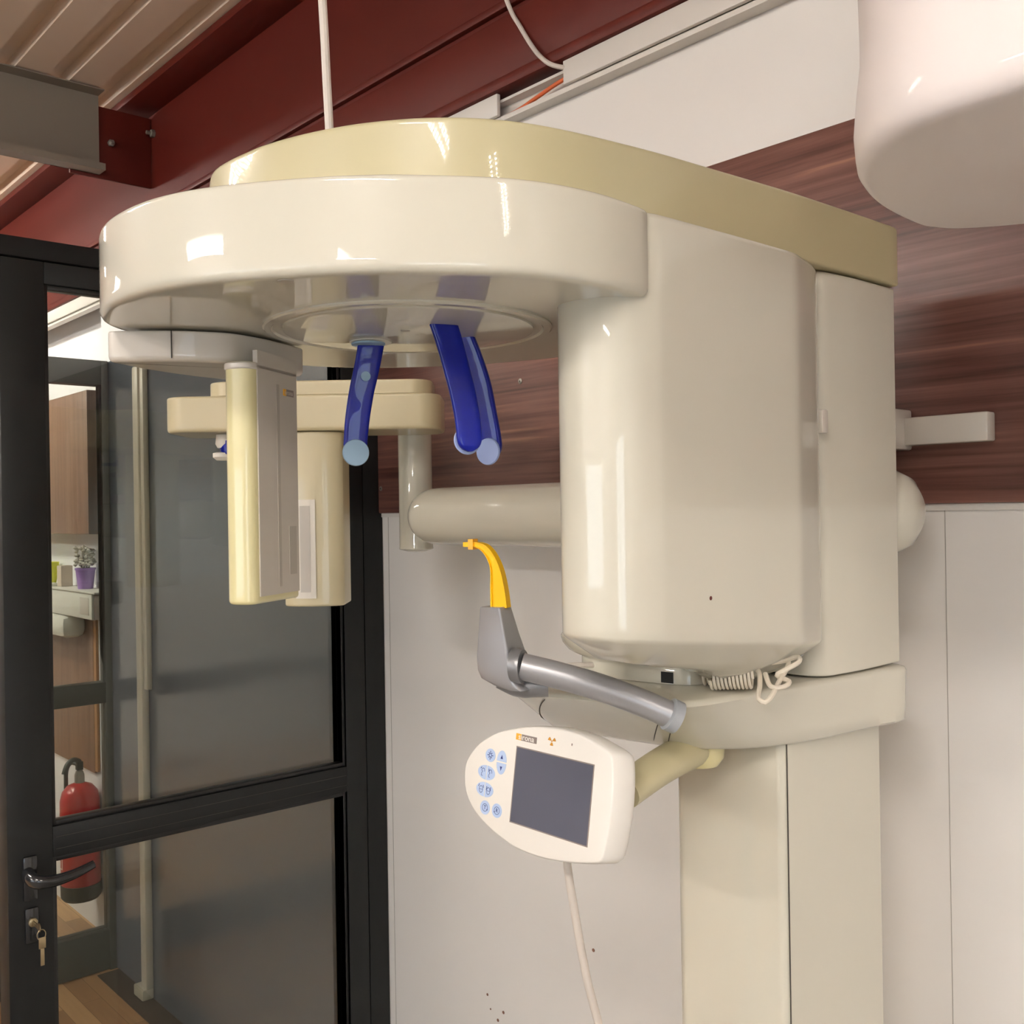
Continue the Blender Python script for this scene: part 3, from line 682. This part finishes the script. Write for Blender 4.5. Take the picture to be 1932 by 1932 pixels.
# bite support: silver tube, block and yellow bite block
t = MB(); sweep(t, [(1.330, -0.718, 1.581), (1.3605, -0.691, 1.571), (1.391, -0.664, 1.5595), (1.4225, -0.636, 1.5445), (1.452, -0.606, 1.526)], 0.0148, SILVER, 28, 30)
t.build('support_tube', XR)
dirT = (Vector((1.452, -0.606, 1.526)) - Vector((1.432, -0.638, 1.545))).normalized(); nx_ = dirT.cross(ZV).normalized(); ny_ = dirT.cross(nx_)
t = MB(); lathe(t, Vector((1.450, -0.611, 1.529)), [(0.0160, -.004), (0.0180, -.003), (0.0180, .008), (0.012, .010)], RINGG, 32, dirT, nx_, ny_); t.build('tube_socket', XR)
# block: rectangular section turned 30 degrees from the arm axis
ca, sa = math.cos(math.radians(30)), math.sin(math.radians(30))
eA = (-AX * ca + AY * sa); eB = (AX * sa + AY * ca)
def sect(near, wa, wb, r=.003):
    c = [near, near + eA * wa, near + eA * wa + eB * wb, near + eB * wb]
    ctr = sum(c, Vector()) / 4; out = []
    for i in range(4):
        p, q, s_ = c[i], c[i - 1], c[(i + 1) % 4]
        d1_, d2_ = (q - p).normalized(), (s_ - p).normalized()
        for k in range(4):
            a = k / 3; out.append(p + d1_ * r * (1 - a) ** 2 + d2_ * r * a ** 2)
    return out
def nr(px_r, z, f=1.115): # near corner at lateral offset along AX and depth along AY from the camera spot
    return Vector((2.165, -1.465, z)) + AX * px_r + AY * f
secs = [sect(nr(-.0160, 1.646), .0240, .0240), sect(nr(-.0150, 1.645), .0262, .0260), sect(nr(-.0105, 1.615), .0345, .034), sect(nr(-.0060, 1.590), .0425, .042, .004), sect(nr(-.0045, 1.575), .0440, .044, .006), sect(nr(-.0035, 1.566), .0420, .046, .009), sect(nr(.002, 1.559), .034, .045, .011), sect(nr(.009, 1.554), .022, .038, .010)]
t = MB(); t.loft(secs[::-1], SILVER); t.build('support_block', XR, smooth=45)
t = MB(); lathe(t, Vector((1.326, -0.7195, 1.5815)), [(0.0185, -.006), (0.0195, .002), (0.0185, .006)], SILVERD, 32, (Vector((1.37, -0.698, 1.574)) - Vector((1.330, -0.718, 1.581))).normalized(), ZV, Vector((0.45, -0.88, 0)).normalized()); t.build('tube_collar', XR)
t = MB(); sweep(t, [(1.300, -0.722, 1.566), (1.312, -0.706, 1.556), (1.324, -0.694, 1.556), (1.3345, -0.683, 1.556)], 0.0128, SILVERD, 20, 20); t.build('support_stub', XR)
# yellow bite block: outline in the plane (AX, Z), extruded backwards
BF = 1.118
def bp(pxr, z, f=0.0): return Vector((2.165, -1.465, z)) + eAx * pxr + eBx * f
cb, sb = math.cos(math.radians(22)), math.sin(math.radians(22))
def yel(u, z, dpt):   # u lateral (m) at camera axis offset; slight turn
    o = Vector((2.165, -1.465, 0)) + AY * BF
    return o + AX * (u * cb + dpt * sb) + AY * (dpt * cb - u * sb) + ZV * z
left = [(-.0275, 1.645), (-.0275, 1.665), (-.0272, 1.687), (-.031, 1.699), (-.038, 1.708), (-.047, 1.7125)]
right = [(-.0080, 1.645), (-.0105, 1.665), (-.0155, 1.687), (-.0235, 1.704), (-.034, 1.7145), (-.047, 1.7175)]
L_ = catmull([(a, b, 0) for a, b in left], 24, False); R_ = catmull([(a, b, 0) for a, b in right], 24, False)
t = MB()
def band(f0, f1, d0, d1, m):
    rings = []
    for a, b in zip(L_, R_):
        p, q = a.lerp(b, f0), a.lerp(b, f1)
        rings.append([yel(p.x, p.y, d0), yel(q.x, q.y, d0), yel(q.x, q.y, d1), yel(p.x, p.y, d1)])
    t.loft(rings, m)
band(0, 1, .0025, .0125, YEL); band(0, .09, 0, .003, YEL); band(.88, 1, 0, .003, YEL)
t.build('bite_block', XR, smooth=30)
t = MB()
def ybox(u0, u1, z0, z1, d0, d1, m):
    v = [yel(u, z, d) for d in (d0, d1) for (u, z) in ((u0, z0), (u1, z0), (u1, z1), (u0, z1))]
    t.add(v, [[0, 1, 2, 3], [7, 6, 5, 4], [0, 4, 5, 1], [1, 5, 6, 2], [2, 6, 7, 3], [3, 7, 4, 0]], m)
ybox(-.060, -.047, 1.7120, 1.7172, .001, .013, YEL); ybox(-.0535, -.0475, 1.7090, 1.7205, 0, .014, YELT); t.build('bite_tip', XR, smooth=0)

# blue head supports
def support(pts, wd, name, padp, padn, padm, extra=None):
    t = MB(); sweep(t, [Vector(p) for p in pts], lambda k: (.0045 if k < .97 else .003, wd(k)), BLUE, 40, 60, True, up=padn, sq=.55)
    o = t.build(name, XR)
    t = MB(); n_ = Vector(padn).normalized(); a_ = n_.cross(ZV).normalized(); b2 = n_.cross(a_)
    lathe(t, Vector(padp), [(0.0145, 0), (0.0152, .001), (0.0145, .0032), (0.004, .0042)], padm, 36, n_, a_, b2); t.build('pad', o)
    if extra: extra(o, n_, a_, b2)
    return o
toCam = (-AY)
def dot(o, n_, a_, b2):
    t = MB(); lathe(t, Vector((1.1888, -0.8215, 1.906)) + n_ * .0002, [(0.0055, 0), (0.0055, .0012)], PADB, 24, n_, a_, b2); t.build('dot', o)
nL = (toCam + AX * .25).normalized()
support([(1.188, -0.811, 1.952), (1.184, -0.816, 1.919), (1.179, -0.821, 1.889), (1.176, -0.825, 1.859), (1.174, -0.827, 1.830), (1.174, -0.828, 1.815)], lambda k: (.0148 - .0014 * k if k < .9 else (.0132 * math.sqrt(max(0.02, 1 - ((k - .9) / .1) ** 2)))), 'head_support', Vector((1.1745, -0.8275, 1.820)) + nL * .004, nL, PADB, dot)
nF = (-toCam + -AX * .45).normalized()
support([(1.318, -0.811, 1.952), (1.323, -0.805, 1.926), (1.328, -0.800, 1.898), (1.332, -0.795, 1.870), (1.335, -0.792, 1.842), (1.336, -0.791, 1.8135)], lambda k: (.0148 - .0012 * k if k < .9 else (.0136 * math.sqrt(max(0.02, 1 - ((k - .9) / .1) ** 2)))), 'head_support', Vector((1.335, -0.791, 1.826)) + nF * .004, nF, PADL)
nB = (toCam + -AX * .6).normalized()
support([(1.266, -0.746, 1.952), (1.274, -0.737, 1.921), (1.280, -0.730, 1.891), (1.284, -0.726, 1.861), (1.287, -0.722, 1.832), (1.288, -0.721, 1.810)], lambda k: (.0150 - .0012 * k if k < .9 else (.0138 * math.sqrt(max(0.02, 1 - ((k - .9) / .1) ** 2)))), 'head_support', Vector((1.2875, -0.7215, 1.818)) + nB * .004, nB, PADL)
t = MB(); lathe(t, (1.186, -0.812, 1.9462), [(0.024, 0), (0.024, -.0008), (0.022, -.0018), (0.012, -.0028)], LABW, 36); lathe(t, (1.19, -0.818, 1.9435), [(0.019, 0), (0.019, -.002)], PADB, 30); t.build('support_socket', XR)

# sensor arm bracket and sensor
br = [(1.078, -1.066), (1.10, -1.043), (1.122, -1.013), (1.134, -0.985), (1.140, -0.962), (1.137, -0.94), (1.128, -0.912), (1.115, -0.885), (1.100, -0.858), (1.092, -0.846), (1.080, -0.845), (1.050, -0.86), (1.010, -0.895), (1.010, -0.92), (1.02, -0.965), (1.040, -1.015), (1.060, -1.050), (1.068, -1.063)]
t = MB(); t.loft(slab_rings(br, 1.915, 1.9475, 0.006, 0.002, 160), CREAM_W); t.build('sensor_bracket', XR)
t = MB()
pseam = Vector((1.1195, -1.0175, 0))
t.box(1.1190, 1.1204, -1.0185, -1.0178, 1.918, 1.947, SEAM); t.build('bracket_seam', XR)
rd = (Vector((1.124, -0.875, 0)) - Vector((1.169, -0.947, 0))).normalized(); rn = Vector((-rd.y, rd.x, 0)); rn = rn if rn.x > 0 else -rn    # rn: face towards the tube head
fc = Vector((1.169, -0.947, 0))
def uv(u, n_, r): q = fc + rd * u + rn * n_; return (q.x, q.y, r)
so = rpoly([uv(-.013, 0, .013), uv(.088, 0, .003), uv(.088, -.036, .005), uv(-.013, -.036, .017)], 12)
t = MB(); t.loft(slab_rings(so, 1.656, 1.914, 0.004, 0.002, 0), YPLAS); sn = t.build('sensor_housing', XR)
t = MB(); t.loft(slab_rings([(p.x, p.y) for p in inset([Vector((a, b, 0)) for a, b in so], -.0015)], 1.906, 1.9135, 0.002, 0.002, 0), CREAM_W); t.build('sensor_collar', sn)
def sp(u, z, n=0.0): return fc + rd * u + rn * n + ZV * z
def sflat(mb, u0, u1, z0, z1, n0, n1, m): mb.loft([[sp(u0, z0, n0), sp(u1, z0, n0), sp(u1, z1, n0), sp(u0, z1, n0)], [sp(u0, z0, n1), sp(u1, z0, n1), sp(u1, z1, n1), sp(u0, z1, n1)]], m)
t = MB(); sflat(t, .001, .086, 1.664, 1.927, -.004, .0015, GREYP); fp = t.build('sensor_face', sn, smooth=0)
t = MB(); sflat(t, .040, .046, 1.672, 1.895, .0015, .0019, GREYS); t.build('slot_line', sn, smooth=0)
t = MB(); sflat(t, .064, .080, 1.684, 1.738, .0015, .0019, GREYS); t.build('type_label', sn, smooth=0)
t = MB(); sflat(t, .055, .0613, 1.884, 1.8915, .0015, .0020, LOGOO); sflat(t, .0613, .078, 1.884, 1.8915, .0015, .0020, LOGOG)
text_mesh(t, 'sirona', .0075, sp(.0668, 1.8878, .0021), rd, ZV, 0, GREYP, .0, .00005, 1.0); t.build('logo_plate', sn, smooth=0)

# ceph arm along the wall
t = MB()
lathe(t, (0.474, -0.220, 1.744), [(0.001, -.004), (0.02, -.002), (0.036, 0.005), (0.048, 0.018), (0.0545, .036), (0.0565, .055), (0.0568, .075), (0.0568, .82)], CREAM, 64, X_, Y_, ZV)
t.build('ceph_tube', XR)
t = MB(); lathe(t, (1.30, -0.135, 1.742), [(0.060, 0), (0.060, .14), (0.057, .155), (0.048, .172), (0.030, .184), (0.001, .188)], CREAM, 56, X_, Y_, ZV)
t.build('ceph_tube_end', XR)

pc = Vector((0.420, -0.195, 0))
t = MB(); lathe(t, (pc.x, pc.y, 1.675), [(0.001, -.006), (0.02, -.004), (0.034, 0.0), (0.0355, .001), (0.0355, .004), (0.0350, .005), (0.0352, .25)], CREAM, 48); t.build('ceph_post', XR)
t = MB()
c0 = Vector((2.165, -1.465, 0)) + AY * 2.035
def cs(u, v): q = c0 + AX * u + AY * v; return (q.x, q.y)
def stad(u0, u1, v0, v1, r): return rpoly([(*cs(u0, v0), r), (*cs(u1, v0), r), (*cs(u1, v1), r), (*cs(u0, v1), r)], 12)
t.loft(slab_rings(stad(-.665, -.134, -.085, .085, .04), 1.912, 1.980, 0.007, 0.004, 0), CEPHC); t.build('ceph_arm', XR)
t = MB(); t.loft(slab_rings(stad(-.585, -.152, -.07, .075, .04), 1.9815, 2.009, 0.001, 0.003, 0), CEPHC); t.build('ceph_arm_cover', XR)
cq = [cs(-.385 + .058 * math.sin(a_), -.0675 + .058 * .42 * (1 - math.cos(a_))) for a_ in [math.radians(-88 + 176 * k / 30) for k in range(31)]]
t = MB(); t.loft(slab_rings(cq + [cs(-.328, .035), cs(-.333, .04), cs(-.437, .04), cs(-.442, .035)], 1.574, 1.911, 0.004, 0.002, 0), CEPHC); cse = t.build('ceph_sensor', XR)
t = MB()
def cf(u0, u1, z0, z1, n, m):
    def fr(u):  # follows the curved front face
        k = (u + .385) / .058; return -.0675 + .058 * .42 * (1 - math.sqrt(max(0, 1 - k * k))) - n
    A, B = [], []
    for i in range(5):
        u = u0 + (u1 - u0) * i / 4; q = cs(u, fr(u)); A.append(Vector((q[0], q[1], z0))); B.append(Vector((q[0], q[1], z1)))
    t.loft([A, B], m, False, False, False)
cf(-.418, -.378, 1.590, 1.780, .0022, LABW); cf(-.408, -.388, 1.602, 1.768, .0028, LABG); t.build('film_label', cse, smooth=0)
t = MB(); q = cs(-.560, -.03)
lathe(t, (q[0], q[1], 1.872), [(0.014, 0.012), (0.018, 0.020), (0.016, 0.038)], LABW, 24); lathe(t, (q[0] + .006, q[1] + .006, 1.872), [(0.006, -.006), (0.016, 0.0), (0.018, .012), (0.016, .026)], BLUE, 24)
lathe(t, (q[0] - .003, q[1] - .003, 1.866), [(0.012, -.006), (0.019, 0), (0.019, .008), (0.012, .010)], LABW, 24); t.build('ear_rod_holder', XR)
# sideways steel post brackets already part of the column; small tab beside the tube head
t = MB(); t.box(1.470, 1.4995, -0.385, -0.372, 1.838, 1.866, CREAM_W, 0.002); t.build('carriage_tab', XR)

# ---------------------------------------------------------------- cables
t = MB(); sweep(t, [(1.312, -0.945, 3.188), (1.316, -0.948, 2.85), (1.320, -0.952, 2.62), (1.328, -0.945, 2.45), (1.322, -0.952, 2.30), (1.320, -0.948, 2.20), (1.321, -0.945, 2.1155)], 0.0042, CABLEW, 10, 50)
HC = t
tag(t.build('hanging_cable'), 'thin white cable hanging from the roof to the top of the overhead arm', 'cable')
t = MB()
def helix(a, b, r, turns, rad):
    a, b = Vector(a), Vector(b); ax = (b - a).normalized(); n1 = ax.cross(ZV).normalized(); n2 = ax.cross(n1)
    pts = []
    for i in range(turns * 14 + 1):
        q = i / (turns * 14); an = 2 * PI * turns * q; pts.append(a.lerp(b, q) + n1 * (r * math.cos(an)) + n2 * (r * math.sin(an)))
    sweep(t, pts, rad, CABLEC, 7)
helix((1.414, -0.510, 1.557), (1.452, -0.480, 1.562), .0115, 9, .0018); helix((1.436, -0.523, 1.556), (1.476, -0.498, 1.559), .0115, 11, .0018)
t.build('coil', XR)
t = MB()
sweep(t, [(1.455, -0.49, 1.572), (1.482, -0.498, 1.568), (1.500, -0.520, 1.556), (1.512, -0.540, 1.546), (1.520, -0.540, 1.542), (1.522, -0.53, 1.548), (1.515, -0.505, 1.560), (1.503, -0.47, 1.572), (1.488, -0.45, 1.580)], .0028, CABLEC, 8, 60)
sweep(t, [(1.480, -0.49, 1.574), (1.495, -0.47, 1.576), (1.512, -0.465, 1.582), (1.520, -0.475, 1.578), (1.512, -0.49, 1.570), (1.505, -0.495, 1.564), (1.524, -0.50, 1.560), (1.526, -0.515, 1.556), (1.514, -0.52, 1.556), (1.497, -0.505, 1.566)], .0028, CABLEC, 8, 60)
t.build('loose_loop', XR)
t = MB(); sweep(t, [(1.190, -0.60, 1.543), (1.222, -0.578, 1.551), (1.250, -0.555, 1.556), (1.275, -0.520, 1.555), (1.30, -0.50, 1.556)], .0035, CABLEW, 10, 24)
t.build('shelf_cable', XR)

# ---------------------------------------------------------------- overhanging white housing close to the camera
HG = empty('hanging_housing', (1.9, -0.7, 1.99), 'glossy warm white equipment housing hanging close by at upper right', 'equipment housing')
hp = [(1.733, -0.620), (1.738, -0.680), (1.752, -0.735), (1.772, -0.778), (1.797, -0.812), (1.828, -0.836), (1.858, -0.848), (1.895, -0.851), (1.94, -0.850), (2.00, -0.84), (2.05, -0.80), (2.07, -0.73), (2.06, -0.60), (2.01, -0.53), (1.93, -0.515), (1.86, -0.522), (1.795, -0.542), (1.752, -0.572), (1.737, -0.598)]
hp2 = catmull([(x, y, 0) for x, y in hp], 180)
R = [atz(inset(hp2, .012), 1.990), atz(inset(hp2, .008), 1.991), atz(inset(hp2, .004), 1.994), atz(inset(hp2, .001), 1.999), atz(hp2, 2.006), atz(inset(hp2, -.001), 2.02), atz(inset(hp2, .001), 2.045), atz(inset(hp2, .004), 2.07), atz(inset(hp2, .004), 2.09), atz(inset(hp2, .002), 2.2), atz(inset(hp2, .002), 2.5), atz(inset(hp2, .02), 2.56), atz(inset(hp2, .06), 2.58)]
t = MB(); t.loft(R, PINKW); t.build('housing', HG, smooth=50)
t = MB(); lathe(t, (1.9, -0.69, 2.578), [(0.05, 0), (0.05, 0.608)], PINKW, 40); t.build('ceiling_post', HG)

# ---------------------------------------------------------------- fluorescent lights
def fixture(x, y, z, along, label):
    e = empty('ceiling_light', (x, y, z), label, 'ceiling light', 'louvred fluorescent lights under the roof')
    L, W = (1.25, .30)
    def bx(mb, a0, a1, b0, b1, z0, z1, m):
        if along == 'x': mb.box(x + a0, x + a1, y + b0, y + b1, z0, z1, m)
        else: mb.box(x + b0, x + b1, y + a0, y + a1, z0, z1, m)
    t = MB(); bx(t, -L / 2, L / 2, -W / 2, W / 2, z + .07, z + .08, PWHITE)
    for s_ in (-1, 1):
        bx(t, s_ * L / 2 - .004, s_ * L / 2 + .004, -W / 2, W / 2, z + .02, z + .07, PWHITE)
    t.build('housing', e, smooth=0)
    for s_ in (-.07, .07):
        t = MB()
        c_ = (x - .6, y + s_, z + .05) if along == 'x' else (x + s_, y - .6, z + .05)
        lathe(t, c_, [(0.016, 0), (0.016, 1.2)], TUBEM, 14, X_ if along == 'x' else Y_, Y_ if along == 'x' else X_, ZV); t.build('tube', e)
    t = MB()
    for i in range(24): bx(t, -L / 2 + .03 + i * .052, -L / 2 + .032 + i * .052, -W / 2, W / 2, z + .02, z + .030, PWHITE)
    t.build('louvre', e, smooth=0)
    for q in (-.4, .4):
        t = MB(); bx(t, q - .004, q + .004, -.003, .003, z + .08, 3.20, CABLEW); t.build('hanger', e, smooth=0)
    return e
for (x, y, al, lb) in ((2.75, -2.6, 'x', 'louvred fluorescent light nearest the x-ray machine, just behind the camera'), (0.8, -5.1, 'x', 'louvred fluorescent light nearest the glass partition, on the window side'), (4.5, -1.5, 'x', 'louvred fluorescent light near the right wall and the walnut board'), (4.0, -4.7, 'x', 'louvred fluorescent light in the corner between the two windows'), (-0.9, -2.6, 'x', 'unseen louvred fluorescent light added to brighten the room between the two glass partitions'), (-2.7, -1.3, 'x', 'unseen louvred fluorescent light added just beyond the far glass partition to brighten the far room'), (-3.6, -2.8, 'x', 'unseen louvred fluorescent light added deepest in the far room to brighten it, away from the wall cabinet')):  # the last three are unseen, added to brighten the rooms beyond the glass
    fixture(x, y, 2.95, al, lb)
